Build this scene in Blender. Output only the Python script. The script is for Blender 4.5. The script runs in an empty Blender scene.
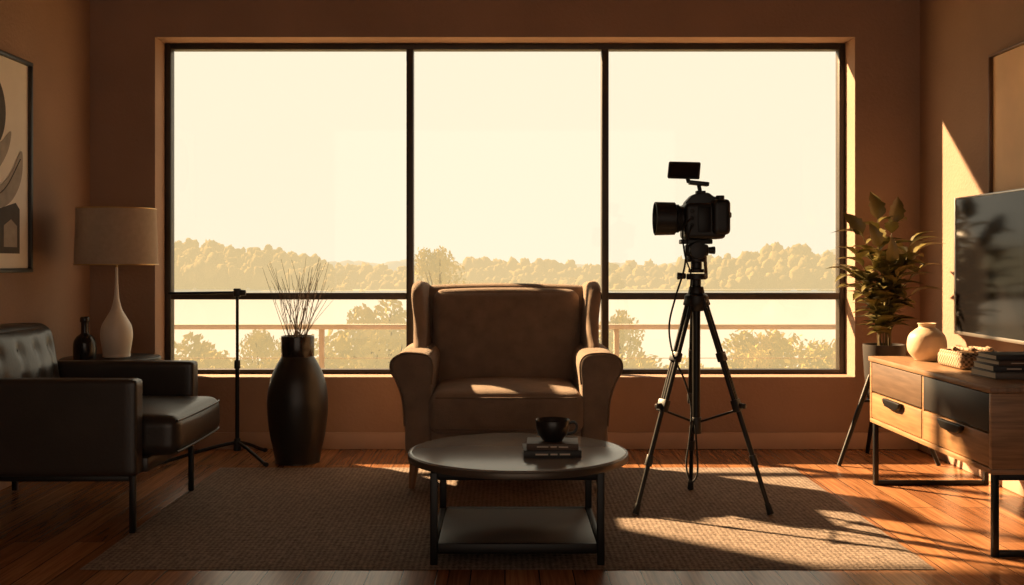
import bpy, bmesh, math, random
from mathutils import Vector, Matrix, noise
random.seed(7)
sc = bpy.context.scene
try:
    sc.view_settings.view_transform = 'Standard'
    sc.view_settings.look = 'None'
except Exception as e:
    print(e)
pi = math.pi

# ------------------------------------------------------------------ materials
def new_mat(name):
    m = bpy.data.materials.new(name); m.use_nodes = True
    nt = m.node_tree
    return m, nt, nt.nodes['Principled BSDF']

def mat(name, col, rough=0.6, metal=0.0, var=0.15, scale=8.0, bump=0.0, bscale=None, spec=0.5, coat=0.0, sheen=0.0, stretch=None):
    m, nt, p = new_mat(name)
    tc = nt.nodes.new('ShaderNodeTexCoord')
    mp = nt.nodes.new('ShaderNodeMapping')
    nt.links.new(tc.outputs['Object'], mp.inputs['Vector'])
    if stretch: mp.inputs['Scale'].default_value = stretch
    n = nt.nodes.new('ShaderNodeTexNoise'); n.inputs['Scale'].default_value = scale; n.inputs['Detail'].default_value = 5
    nt.links.new(mp.outputs['Vector'], n.inputs['Vector'])
    r = nt.nodes.new('ShaderNodeValToRGB')
    r.color_ramp.elements[0].position = 0.3; r.color_ramp.elements[1].position = 0.7
    r.color_ramp.elements[0].color = [c*(1-var) for c in col]+[1]
    r.color_ramp.elements[1].color = [min(1, c*(1+var)) for c in col]+[1]
    nt.links.new(n.outputs['Fac'], r.inputs['Fac'])
    nt.links.new(r.outputs['Color'], p.inputs['Base Color'])
    p.inputs['Roughness'].default_value = rough
    p.inputs['Metallic'].default_value = metal
    p.inputs['Specular IOR Level'].default_value = spec
    p.inputs['Coat Weight'].default_value = coat
    p.inputs['Sheen Weight'].default_value = sheen
    if bump > 0:
        n2 = nt.nodes.new('ShaderNodeTexNoise'); n2.inputs['Scale'].default_value = bscale or scale*6; n2.inputs['Detail'].default_value = 3
        nt.links.new(mp.outputs['Vector'], n2.inputs['Vector'])
        b = nt.nodes.new('ShaderNodeBump'); b.inputs['Strength'].default_value = bump; b.inputs['Distance'].default_value = 0.01
        nt.links.new(n2.outputs['Fac'], b.inputs['Height'])
        nt.links.new(b.outputs['Normal'], p.inputs['Normal'])
    return m

def haze_mat(name, col, haze, f, var=0.3, scale=0.5):  # distance haze painted into the surface as a share of emission
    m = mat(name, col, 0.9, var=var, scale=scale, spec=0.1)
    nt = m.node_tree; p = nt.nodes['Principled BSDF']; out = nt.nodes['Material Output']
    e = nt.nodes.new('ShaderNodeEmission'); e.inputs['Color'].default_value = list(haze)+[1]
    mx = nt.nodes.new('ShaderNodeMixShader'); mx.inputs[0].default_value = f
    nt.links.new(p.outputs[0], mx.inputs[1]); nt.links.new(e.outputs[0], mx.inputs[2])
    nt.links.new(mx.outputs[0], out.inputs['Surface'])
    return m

M_wall = mat('wall_plaster', (0.335,0.212,0.146), 0.85, var=0.09, scale=2.2, bump=0.3, bscale=60)
M_ceil = mat('ceiling_paint', (0.34,0.24,0.175), 0.9, var=0.03)
M_base = mat('baseboard_paint', (0.44,0.295,0.21), 0.5, var=0.04)
M_frame = mat('window_frame_metal', (0.045,0.036,0.028), 0.45, 0.3, var=0.1)
M_black = mat('black_metal', (0.012,0.011,0.010), 0.4, 0.5, var=0.2)
M_blackpl = mat('black_plastic', (0.010,0.0095,0.009), 0.45, 0.0, var=0.2, bump=0.05, bscale=200)
M_rubber = mat('rubber', (0.012,0.012,0.012), 0.8)
M_chair = mat('chair_fabric', (0.245,0.168,0.118), 0.9, var=0.13, scale=14, bump=0.5, bscale=260, sheen=0.15, spec=0.2)
M_pipe = mat('chair_piping', (0.17,0.115,0.08), 0.85, var=0.1)
M_leg = mat('walnut_leg', (0.22,0.11,0.05), 0.4, var=0.3, scale=10, stretch=(6,6,1))
M_leather = mat('sofa_leather', (0.036,0.028,0.022), 0.34, var=0.12, scale=7, bump=0.07, bscale=90, spec=0.5)
M_vase = mat('vase_black_ceramic', (0.016,0.013,0.011), 0.38, var=0.2, scale=5, bump=0.08, bscale=30)
M_vaseband = mat('vase_band_gloss', (0.02,0.014,0.01), 0.2, var=0.1)
M_twig = mat('dry_twig', (0.10,0.06,0.03), 0.8, var=0.3)
M_shade = mat('lamp_shade_linen', (0.42,0.32,0.23), 0.9, var=0.06, scale=40, bump=0.2, bscale=300)
M_lampbase = mat('lamp_ceramic', (0.72,0.62,0.50), 0.35, var=0.05)
M_brass = mat('brass', (0.5,0.33,0.14), 0.35, 0.9, var=0.1)
M_bottle = mat('bottle_dark', (0.015,0.011,0.009), 0.22, var=0.2)
M_top = mat('table_top_stone', (0.235,0.225,0.21), 0.2, var=0.08, scale=3, spec=0.7)
M_shelf = mat('table_shelf', (0.12,0.105,0.09), 0.4, var=0.1, scale=5)
M_rim = mat('table_rim_metal', (0.10,0.08,0.06), 0.35, 0.4, var=0.1)
M_pot = mat('planter_dark', (0.03,0.022,0.017), 0.55, var=0.2)
M_soil = mat('soil', (0.03,0.018,0.01), 1.0, var=0.4, scale=60, bump=1)
M_leaf = mat('plant_leaf', (0.155,0.125,0.035), 0.40, var=0.55, scale=6)
M_stem = mat('plant_stem', (0.14,0.10,0.035), 0.6)
M_beige = mat('vase_beige', (0.62,0.45,0.29), 0.5, var=0.08, scale=12, bump=0.1)
M_wood = mat('console_wood', (0.33,0.18,0.085), 0.42, var=0.3, scale=6, stretch=(1,1,14))
M_woodtop = mat('console_wood_top', (0.26,0.15,0.08), 0.35, var=0.25, scale=5, stretch=(12,1,1))
M_char = mat('console_charcoal', (0.028,0.025,0.023), 0.4, var=0.1)
M_screen = mat('tv_screen', (0.008,0.007,0.007), 0.12, var=0.02, spec=0.4)
M_silver = mat('tv_bezel', (0.55,0.5,0.45), 0.3, 0.9, var=0.03)
M_paper = mat('art_paper', (0.85,0.78,0.68), 0.8, var=0.03)
M_artdark = mat('art_dark', (0.09,0.078,0.07), 0.8, var=0.2)
M_artgrey = mat('art_grey', (0.38,0.33,0.275), 0.8, var=0.12, scale=20)
M_artgold = mat('art_gold', (0.90,0.60,0.33), 0.6, var=0.1, scale=3)
M_frameblk = mat('picture_frame_black', (0.02,0.016,0.013), 0.4)
M_framewd = mat('picture_frame_wood', (0.16,0.08,0.035), 0.4)
M_page = mat('book_pages', (0.62,0.52,0.38), 0.8, var=0.1, scale=60, stretch=(1,1,20))
M_bk1 = mat('book_cover_black', (0.02,0.018,0.017), 0.5)
M_bk2 = mat('book_cover_brown', (0.09,0.055,0.035), 0.5)
M_bk3 = mat('book_cover_grey', (0.13,0.11,0.09), 0.5)
M_label = mat('book_label', (0.6,0.5,0.38), 0.6)
M_mug = mat('mug_black', (0.018,0.016,0.015), 0.3)
M_coffee = mat('coffee', (0.02,0.008,0.003), 0.1)
M_lens = mat('lens_glass', (0.01,0.012,0.02), 0.03, spec=1.0)
M_rail = mat('railing_metal', (0.46,0.41,0.33), 0.5, 0.0, var=0.05)
M_deck = mat('terrace_deck', (0.45,0.36,0.26), 0.7, var=0.1)

def wicker():
    m, nt, p = new_mat('wicker')
    tc = nt.nodes.new('ShaderNodeTexCoord')
    ck = nt.nodes.new('ShaderNodeTexChecker'); ck.inputs['Scale'].default_value = 90
    ck.inputs['Color1'].default_value = (0.45,0.30,0.18,1); ck.inputs['Color2'].default_value = (0.12,0.07,0.04,1)
    nt.links.new(tc.outputs['Object'], ck.inputs['Vector']); nt.links.new(ck.outputs['Color'], p.inputs['Base Color'])
    p.inputs['Roughness'].default_value = 0.7
    return m
M_wicker = wicker()

def floor_mat():
    m, nt, p = new_mat('hardwood_floor')
    N = nt.nodes.new; L = nt.links.new
    tc = N('ShaderNodeTexCoord'); sx = N('ShaderNodeSeparateXYZ'); cx = N('ShaderNodeCombineXYZ')
    L(tc.outputs['Object'], sx.inputs[0]); L(sx.outputs['Y'], cx.inputs['X']); L(sx.outputs['X'], cx.inputs['Y'])
    br = N('ShaderNodeTexBrick'); br.inputs['Scale'].default_value = 1.0
    br.inputs['Brick Width'].default_value = 1.5; br.inputs['Row Height'].default_value = 0.115
    br.inputs['Mortar Size'].default_value = 0.0022; br.inputs['Mortar Smooth'].default_value = 0.3
    br.inputs['Color1'].default_value = (0.46,0.22,0.10,1); br.inputs['Color2'].default_value = (0.26,0.115,0.052,1)
    br.inputs['Mortar'].default_value = (0.03,0.014,0.007,1); br.offset = 0.37
    L(cx.outputs[0], br.inputs['Vector'])
    mp = N('ShaderNodeMapping'); mp.inputs['Scale'].default_value = (1.2,30,1); L(cx.outputs[0], mp.inputs['Vector'])
    n = N('ShaderNodeTexNoise'); n.inputs['Scale'].default_value = 2.0; n.inputs['Detail'].default_value = 8; n.inputs['Distortion'].default_value = 1.2
    L(mp.outputs[0], n.inputs['Vector'])
    r = N('ShaderNodeValToRGB'); r.color_ramp.elements[0].position = .3; r.color_ramp.elements[1].position = .7
    r.color_ramp.elements[0].color = (.5,.45,.4,1); r.color_ramp.elements[1].color = (1.15,1.1,1.05,1)
    L(n.outputs['Fac'], r.inputs['Fac'])
    mx = N('ShaderNodeMix'); mx.data_type = 'RGBA'; mx.blend_type = 'MULTIPLY'; mx.inputs[0].default_value = 0.9
    L(br.outputs['Color'], mx.inputs[6]); L(r.outputs['Color'], mx.inputs[7]); L(mx.outputs[2], p.inputs['Base Color'])
    p.inputs['Roughness'].default_value = 0.27; p.inputs['Specular IOR Level'].default_value = 0.55
    b = N('ShaderNodeBump'); b.inputs['Strength'].default_value = 0.3; b.inputs['Distance'].default_value = 0.003
    L(br.outputs['Fac'], b.inputs['Height']); b.invert = True; L(b.outputs[0], p.inputs['Normal'])
    return m
M_floor = floor_mat()

def rug_mat():
    m, nt, p = new_mat('woven_rug')
    N = nt.nodes.new; L = nt.links.new
    tc = N('ShaderNodeTexCoord')
    w1 = N('ShaderNodeTexWave'); w1.bands_direction = 'Y'; w1.inputs['Scale'].default_value = 13; w1.inputs['Distortion'].default_value = 4; w1.inputs['Detail'].default_value = 3; w1.inputs['Detail Scale'].default_value = 6
    w2 = N('ShaderNodeTexWave'); w2.bands_direction = 'X'; w2.inputs['Scale'].default_value = 16; w2.inputs['Distortion'].default_value = 4; w2.inputs['Detail'].default_value = 3; w2.inputs['Detail Scale'].default_value = 6
    L(tc.outputs['Object'], w1.inputs['Vector']); L(tc.outputs['Object'], w2.inputs['Vector'])
    n = N('ShaderNodeTexNoise'); n.inputs['Scale'].default_value = 45; n.inputs['Detail'].default_value = 6; L(tc.outputs['Object'], n.inputs['Vector'])
    a = N('ShaderNodeMath'); a.operation = 'ADD'; L(w1.outputs['Fac'], a.inputs[0]); L(w2.outputs['Fac'], a.inputs[1])
    a2 = N('ShaderNodeMath'); a2.operation = 'MULTIPLY_ADD'; L(n.outputs['Fac'], a2.inputs[0]); a2.inputs[1].default_value = 3.0; L(a.outputs[0], a2.inputs[2])
    a3 = N('ShaderNodeMath'); a3.operation = 'MULTIPLY'; L(a2.outputs[0], a3.inputs[0]); a3.inputs[1].default_value = 0.20
    r = N('ShaderNodeValToRGB'); r.color_ramp.elements[0].position = .25; r.color_ramp.elements[1].position = .75
    r.color_ramp.elements[0].color = (.090,.066,.052,1); r.color_ramp.elements[1].color = (.335,.262,.212,1)
    L(a3.outputs[0], r.inputs['Fac']); L(r.outputs['Color'], p.inputs['Base Color'])
    p.inputs['Roughness'].default_value = 0.95; p.inputs['Specular IOR Level'].default_value = 0.15
    b = N('ShaderNodeBump'); b.inputs['Strength'].default_value = 0.7; b.inputs['Distance'].default_value = 0.006
    L(a3.outputs[0], b.inputs['Height']); L(b.outputs[0], p.inputs['Normal'])
    return m
M_rug = rug_mat()

def glass_mat():
    m, nt, p = new_mat('window_glass')
    nt.nodes.remove(p)
    t = nt.nodes.new('ShaderNodeBsdfTransparent'); t.inputs['Color'].default_value = (0.99,0.98,0.95,1)
    g = nt.nodes.new('ShaderNodeBsdfGlossy'); g.inputs['Roughness'].default_value = 0.02
    mx = nt.nodes.new('ShaderNodeMixShader'); mx.inputs[0].default_value = 0.03
    nt.links.new(t.outputs[0], mx.inputs[1]); nt.links.new(g.outputs[0], mx.inputs[2])
    nt.links.new(mx.outputs[0], nt.nodes['Material Output'].inputs['Surface'])
    return m
M_glass = glass_mat()

# ------------------------------------------------------------------ helpers
def group(name):
    e = bpy.data.objects.new(name, None); e.empty_display_size = 0.1
    sc.collection.objects.link(e); return e

def finish(name, bm, m, parent=None, smooth=False, angle=None):
    bmesh.ops.recalc_face_normals(bm, faces=bm.faces)
    me = bpy.data.meshes.new(name); bm.to_mesh(me); bm.free()
    if m: me.materials.append(m)
    if smooth:
        for p in me.polygons: p.use_smooth = True
        if angle:
            me.set_sharp_from_angle(angle=math.radians(angle))
    o = bpy.data.objects.new(name, me); sc.collection.objects.link(o)
    if parent: o.parent = parent
    return o

def box(name, x0,x1,y0,y1,z0,z1, m, parent=None, bev=0.004, rot=None, seg=2):
    bm = bmesh.new(); bmesh.ops.create_cube(bm, size=1)
    sx,sy,sz = x1-x0, y1-y0, z1-z0
    for v in bm.verts: v.co = Vector((v.co.x*sx, v.co.y*sy, v.co.z*sz))
    if bev > 0: bmesh.ops.bevel(bm, geom=list(bm.edges), offset=min(bev, .45*min(sx,sy,sz)), segments=seg, affect='EDGES', profile=0.5)
    c = Vector(((x0+x1)/2,(y0+y1)/2,(z0+z1)/2))
    R = rot.to_4x4() if rot else Matrix.Identity(4)
    bmesh.ops.transform(bm, matrix=Matrix.Translation(c) @ R, verts=bm.verts)
    return finish(name, bm, m, parent, smooth=bev>0, angle=35)

def cyl(name, p0, p1, r0, r1, m, parent=None, seg=24, bev=0.0):
    p0 = Vector(p0); p1 = Vector(p1); d = p1-p0; L = d.length
    bm = bmesh.new(); bmesh.ops.create_cone(bm, cap_ends=True, segments=seg, radius1=r0, radius2=r1, depth=L)
    if bev > 0:
        es = [e for e in bm.edges if len(e.link_faces)==2 and any(len(f.verts)>4 for f in e.link_faces)]
        bmesh.ops.bevel(bm, geom=es, offset=bev, segments=3, affect='EDGES', profile=0.5)
    q = d.to_track_quat('Z','Y').to_matrix().to_4x4()
    bmesh.ops.transform(bm, matrix=Matrix.Translation((p0+p1)/2) @ q, verts=bm.verts)
    return finish(name, bm, m, parent, smooth=True, angle=40)

def catmull(pts, n=8, closed=False):
    P = [Vector(p) for p in pts]; out = []
    N = len(P); rng = range(N) if closed else range(N-1)
    for i in rng:
        if closed: a,b,c,d = P[(i-1)%N],P[i],P[(i+1)%N],P[(i+2)%N]
        else: a,b,c,d = P[max(i-1,0)],P[i],P[i+1],P[min(i+2,N-1)]
        for k in range(n):
            t = k/n
            out.append(0.5*((2*b)+(c-a)*t+(2*a-5*b+4*c-d)*t*t+(3*b-a-3*c+d)*t**3))
    if not closed: out.append(P[-1])
    return out

def lathe(name, prof, cx, cy, m, parent=None, seg=56, spline=True, n=8, angle=50):
    pr = catmull([(max(r,0.0),z,0) for r,z in prof], n) if spline else [Vector((r,z,0)) for r,z in prof]
    bm = bmesh.new(); rings = []
    for p in pr:
        r = max(p.x, 0.0004)
        rings.append([bm.verts.new((cx+r*math.cos(2*pi*k/seg), cy+r*math.sin(2*pi*k/seg), p.y)) for k in range(seg)])
    for a,b in zip(rings, rings[1:]):
        for k in range(seg):
            bm.faces.new((a[k],a[(k+1)%seg],b[(k+1)%seg],b[k]))
    bm.faces.new(rings[0]); bm.faces.new(rings[-1])
    return finish(name, bm, m, parent, smooth=True, angle=angle)

def tube(name, pts, r, m, parent=None, closed=False, smooth_pts=True, res=6, taper=None, seg=10):
    P = catmull(pts, res, closed) if smooth_pts else [Vector(p) for p in pts]
    N = len(P); bm = bmesh.new(); rings=[]; up=None
    for i,p in enumerate(P):
        if closed: t=(P[(i+1)%N]-P[(i-1)%N])
        else: t=(P[min(i+1,N-1)]-P[max(i-1,0)])
        t.normalize()
        if up is None:
            up=t.orthogonal().normalized()
        up=(up-t*up.dot(t))
        if up.length<1e-4: up=t.orthogonal()
        up.normalize(); s=t.cross(up)
        rr=r*(1+((taper or 1)-1)*i/(N-1))
        rings.append([bm.verts.new(p+up*rr*math.cos(2*pi*k/seg)+s*rr*math.sin(2*pi*k/seg)) for k in range(seg)])
    pairs=list(zip(rings,rings[1:]))
    for a,b in pairs:
        for k in range(seg): bm.faces.new((a[k],a[(k+1)%seg],b[(k+1)%seg],b[k]))
    if closed:
        a,b=rings[-1],rings[0]
        off=min(range(seg),key=lambda o:sum((a[k].co-b[(k+o)%seg].co).length for k in range(seg)))
        for k in range(seg): bm.faces.new((a[k],a[(k+1)%seg],b[(k+1+off)%seg],b[(k+off)%seg]))
    else:
        bm.faces.new(rings[0]); bm.faces.new(rings[-1])
    return finish(name,bm,m,parent,smooth=True,angle=60)

def soft(name, x0,x1,y0,y1,z0,z1, r, m, parent=None, bulge=(0,0,0), n=16, deform=None):
    bm = bmesh.new(); bmesh.ops.create_cube(bm, size=2)
    bmesh.ops.subdivide_edges(bm, edges=list(bm.edges), cuts=n, use_grid_fill=True)
    h = Vector(((x1-x0)/2,(y1-y0)/2,(z1-z0)/2)); c = Vector(((x0+x1)/2,(y0+y1)/2,(z0+z1)/2))
    r = min(r, min(h)*0.98)
    for v in bm.verts:
        u = [max(-1,min(1,t)) for t in v.co]
        s = [math.sin(t*pi/2)*.6+t*.4 for t in u]
        p = Vector([s[i]*h[i] for i in range(3)])
        q = Vector([max(-(h[i]-r), min(h[i]-r, p[i])) for i in range(3)])
        d = p-q
        if d.length > 1e-7: p = q+d.normalized()*r
        w = [1-s[i]**2 for i in range(3)]
        if abs(u[0])>.999: p.x += math.copysign(bulge[0]*w[1]*w[2], u[0])
        if abs(u[1])>.999: p.y += math.copysign(bulge[1]*w[0]*w[2], u[1])
        if abs(u[2])>.999: p.z += math.copysign(bulge[2]*w[0]*w[1], u[2])
        p = p+c
        if deform: p = deform(p, u)
        v.co = p
    return finish(name, bm, m, parent, smooth=True)

def prism(name, outline, axis, a0, a1, m, parent=None, spline=True, n=5, bev=0.01, deform=None):
    """outline: list of 2D pts; axis 'Y' -> (x,z) pts ; axis 'X' -> (y,z) pts"""
    P = catmull([(a,b,0) for a,b in outline], n, True) if spline else [Vector((a,b,0)) for a,b in outline]
    bm = bmesh.new()
    mk = (lambda p,t: (p.x,t,p.y)) if axis=='Y' else (lambda p,t: (t,p.x,p.y))
    A = [bm.verts.new(mk(p,a0)) for p in P]; B = [bm.verts.new(mk(p,a1)) for p in P]
    fa = bm.faces.new(A); fb = bm.faces.new(B)
    for i in range(len(P)):
        j=(i+1)%len(P); bm.faces.new((A[i],A[j],B[j],B[i]))
    bmesh.ops.recalc_face_normals(bm, faces=bm.faces)
    if bev>0:
        es = list(set(list(fa.edges)+list(fb.edges)))
        bmesh.ops.bevel(bm, geom=es, offset=bev, segments=4, affect='EDGES', profile=0.5)
    if deform:
        for v in bm.verts: v.co = deform(v.co.copy())
    return finish(name, bm, m, parent, smooth=True, angle=50)

# ------------------------------------------------------------------ room shell
BY = 5.907; WX = 2.33; CH = 2.85; RY = -2.2
wx0,wx1,wz0,wz1 = -1.965,1.965,0.404,2.313
TH = 0.26
def multi_box(name, boxes, m):
    bm = bmesh.new()
    for (x0,x1,y0,y1,z0,z1) in boxes:
        r = bmesh.ops.create_cube(bm, size=1)
        for v in r['verts']:
            v.co = Vector(((x0+x1)/2+v.co.x*(x1-x0),(y0+y1)/2+v.co.y*(y1-y0),(z0+z1)/2+v.co.z*(z1-z0)))
    return finish(name, bm, m)
multi_box('wall_back', [(-WX-.2,wx0,BY,BY+TH,0,CH),(wx1,WX+.2,BY,BY+TH,0,CH),(wx0,wx1,BY,BY+TH,0,wz0),(wx0,wx1,BY,BY+TH,wz1,CH)], M_wall)
multi_box('wall_left', [(-WX-.2,-WX,RY,BY,0,CH)], M_wall)
multi_box('wall_right', [(WX,WX+.2,RY,BY,0,CH)], M_wall)
multi_box('floor', [(-WX-.2,WX+.2,RY,BY+TH,-.2,0)], M_floor)
multi_box('ceiling', [(-WX-.2,WX+.2,RY,BY+TH,CH,CH+.2)], M_ceil)
box('baseboard_back', -WX,WX,BY-.016,BY,0.001,.095, M_base, bev=.004)
box('baseboard_left', -WX,-WX+.016,RY,BY-.017,0.001,.095, M_base, bev=.004)
box('baseboard_right', WX-.016,WX,RY,BY-.017,0.001,.095, M_base, bev=.004)

# window
W = group('window_1')
FY0,FY1 = BY+.165, BY+.235
ft = .036
box('frame_left', wx0,wx0+ft,FY0,FY1,wz0,wz1,M_frame,W)
box('frame_right', wx1-ft,wx1,FY0,FY1,wz0,wz1,M_frame,W)
box('frame_top', wx0+ft,wx1-ft,FY0,FY1,wz1-ft,wz1,M_frame,W)
box('frame_bottom', wx0+ft,wx1-ft,FY0,FY1,wz0,wz0+ft*.7,M_frame,W)
for i,x in enumerate((-.549,.578)):
    box('mullion_%d'%(i+1), x-.020,x+.020,FY0-.01,FY1,wz0+ft*.7,wz1-ft,M_frame,W)
xs = [wx0+ft,-.569,-.529,.558,.598,wx1-ft]
for i in range(3):
    a,b = xs[2*i],xs[2*i+1]
    box('transom_%d'%(i+1), a,b,FY0,FY1,.833,.872,M_frame,W)
    box('glass_lower_%d'%(i+1), a,b,FY0+.03,FY0+.036,wz0+ft*.7,.833,M_glass,W,bev=0)
    box('glass_upper_%d'%(i+1), a,b,FY0+.03,FY0+.036,.872,wz1-ft,M_glass,W,bev=0)

# ------------------------------------------------------------------ rug
def build_rug():
    bm = bmesh.new()
    x0,x1,y0,y1 = -1.45,1.47,3.585,5.36
    nx,ny=120,80
    g = [[None]*(ny+1) for _ in range(nx+1)]
    for i in range(nx+1):
        for j in range(ny+1):
            x = x0+(x1-x0)*i/nx; y = y0+(y1-y0)*j/ny
            e = min(i,nx-i,j,ny-j)
            z = .006 if e>0 else .0025
            x += .006*noise.noise(Vector((y*6,3.1,0))) if i in (0,nx) else 0
            y += .006*noise.noise(Vector((x*6,9.1,0))) if j in (0,ny) else 0
            g[i][j] = bm.verts.new((x,y,z))
    for i in range(nx):
        for j in range(ny):
            bm.faces.new((g[i][j],g[i+1][j],g[i+1][j+1],g[i][j+1]))
    b = [bm.verts.new((x,y,.0012)) for x,y in ((x0,y0),(x1,y0),(x1,y1),(x0,y1))]
    bm.faces.new(b)
    return finish('woven_rug', bm, M_rug, smooth=True)
build_rug()
RZ = .0066

# ------------------------------------------------------------------ wingback armchair
A = group('wingback_armchair')
def arm_outline(s):
    o = [(-.345,.175),(-.40,.172),(-.458,.175),(-.464,.30),(-.474,.42),(-.500,.50),(-.528,.555),(-.523,.60),(-.482,.628),(-.42,.632),(-.362,.622),(-.337,.58),(-.342,.49),(-.345,.35)]
    return [(s*x+.006,z) for x,z in o]
for s,nm in ((1,'arm_left'),(-1,'arm_right')):
    prism(nm, arm_outline(s), 'Y', 4.80, 5.52, M_chair, A, bev=.02)
    pts=[(x,4.802,z) for x,z in arm_outline(s)][3:13]
    tube(nm+'_piping', pts, .0045, M_pipe, A)
wing = [(5.60,.30),(5.40,.34),(5.16,.50),(5.10,.60),(5.17,.68),(5.22,.77),(5.21,.86),(5.235,.92),(5.32,.952),(5.46,.95),(5.60,.94),(5.66,.90),(5.64,.6)]
for s,nm in ((-1,'wing_left'),(1,'wing_right')):
    def dw(p, s=s):
        k = max(0,(p.z-.6))*.08 + max(0,(5.5-p.y))*.05
        p.x += s*k; return p
    prism(nm, wing, 'X', .006+s*.375, .006+s*.437, M_chair, A, bev=.028, deform=dw)
btn = [(-.2,.77),(0,.77),(.2,.77),(-.1,.63),(.1,.63)]
def lean(p,u):
    p.y += (p.z-.45)*.14
    if u[1] < -.99:
        for bx,bz in btn:
            d2 = (p.x-.006-bx)**2+(p.z-bz)**2
            p.y += .018*math.exp(-d2/.0011)
    return p
soft('backrest_cushion', -.372,.384,5.35,5.49,.40,.905,.05,M_chair,A,bulge=(0,.03,.012),n=32,deform=lean)
soft('back_frame', -.44,.452,5.45,5.60,.18,.925,.045,M_chair,A,bulge=(0,0,.012),n=16,deform=lambda p,u: Vector((p.x,p.y+(p.z-.45)*.10,p.z)))
for i,(bx,bz) in enumerate(btn):
    yy = 5.35-.03*max(0,(1-(bx/.38)**2)*(1-((bz-.65)/.25)**2))+.018+(bz-.45)*.14
    cyl('button_%d'%i,(bx+.006,yy-.005,bz),(bx+.006,yy+.006,bz),.010,.010,M_chair,A,seg=16,bev=.003)
soft('seat_cushion', -.348,.36,4.765,5.40,.265,.455,.05,M_chair,A,bulge=(0,.012,.028),n=22)
for z in (.29,.432):
    tube('cushion_piping_%d'%int(z*1000), [(-.315,4.776,z),(-.2,4.768,z),(0.006,4.766,z),(.212,4.768,z),(.327,4.776,z)], .004, M_pipe, A)
soft('seat_base', -.44,.452,4.815,5.56,.165,.285,.02,M_chair,A,n=12)
for i,(x,y,dx,dy) in enumerate(((-.41,4.86,-.02,-.02),(.42,4.86,.02,-.02),(-.40,5.50,-.02,.03),(.41,5.50,.02,.03))):
    cyl('leg_%d'%(i+1),(x+dx,y+dy,RZ+.0025),(x,y,.18),.014,.028,M_leg,A,seg=20)

# ------------------------------------------------------------------ coffee table
T = group('coffee_table')
tx,ty = .048,3.90
lathe('table_top', [(0,.325),(.385,.325),(.398,.328),(.402,.335),(.402,.345),(.399,.352),(.39,.354),(0,.354)], tx,ty, M_top, T, seg=96, spline=False, angle=60)
lathe('table_rim', [(.4025,.326),(.406,.326),(.407,.33),(.407,.346),(.405,.349),(.4025,.349)], tx,ty, M_rim, T, seg=96, spline=False)
lg=[(-.245,3.63),(.33,3.63),(-.245,4.17),(.33,4.17)]
for i,(x,y) in enumerate(lg):
    box('leg_%d'%(i+1),x-.013,x+.013,y-.013,y+.013,RZ,.3245,M_black,T,bev=.003)
box('shelf', -.232,.317,3.644,4.156,.062,.078,M_shelf,T)
box('shelf_rail_front',-.232,.317,3.62,3.643,.045,.08,M_black,T)
box('shelf_rail_back',-.232,.317,4.157,4.18,.045,.08,M_black,T)
box('shelf_rail_left',-.256,-.234,3.644,4.156,.05,.08,M_black,T)
box('shelf_rail_right',.319,.341,3.644,4.156,.05,.08,M_black,T)
box('apron_front',-.232,.317,3.62,3.64,.298,.3245,M_black,T)
box('apron_back',-.232,.317,4.16,4.18,.298,.3245,M_black,T)

def book(parent, name, cx, cy, z, w, d, h, m, ang, label=True):
    g = Matrix.Translation((cx,cy,0)) @ Matrix.Rotation(ang,4,'Z')
    parts = [box(name+'_cover_bottom',-w/2,w/2,-d/2,d/2,z,z+.003,m,parent,bev=.001),
     box(name+'_cover_top',-w/2,w/2,-d/2,d/2,z+h-.003,z+h,m,parent,bev=.001),
     box(name+'_spine',-w/2,w/2,-d/2,-d/2+.004,z+.0031,z+h-.0031,m,parent,bev=.001),
     box(name+'_pages',-w/2+.004,w/2-.004,-d/2+.0045,d/2-.004,z+.0031,z+h-.0031,M_page,parent,bev=0)]
    if label:
        x=-w*.3
        for k,l in enumerate((.22,.12,.18)):
            parts.append(box(name+'_spine_mark_%d'%k,x,x+w*l,-d/2-.0008,-d/2-.0001,z+h*.40,z+h*.60,M_label,parent,bev=0)); x+=w*(l+.04)
    for p in parts: p.data.transform(g)
B = group('coffee_table_books')
book(B,'book_lower',.167,3.80,.3545,.205,.15,.028,M_bk1,.03)
book(B,'book_upper',.172,3.80,.3830,.185,.14,.022,M_bk2,-.05)
C = group('coffee_mug')
mx_,my_,mz_ = .172,3.80,.4055
lathe('mug_body',[(0,mz_),(.034,mz_),(.037,mz_+.004),(.052,mz_+.022),(.060,mz_+.045),(.062,mz_+.074),(.0605,mz_+.0765),(.058,mz_+.074),(.056,mz_+.045),(.046,mz_+.02),(0,mz_+.012)],mx_,my_,M_mug,C,spline=False,angle=60)
lathe('coffee',[(0,mz_+.060),(.0565,mz_+.060),(.0565,mz_+.061),(0,mz_+.061)],mx_,my_,M_coffee,C,spline=False)
tube('mug_handle',[(mx_+.058,my_,mz_+.062),(mx_+.078,my_,mz_+.066),(mx_+.088,my_,mz_+.05),(mx_+.078,my_,mz_+.03),(mx_+.052,my_,mz_+.024)],.005,M_mug,C)

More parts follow.
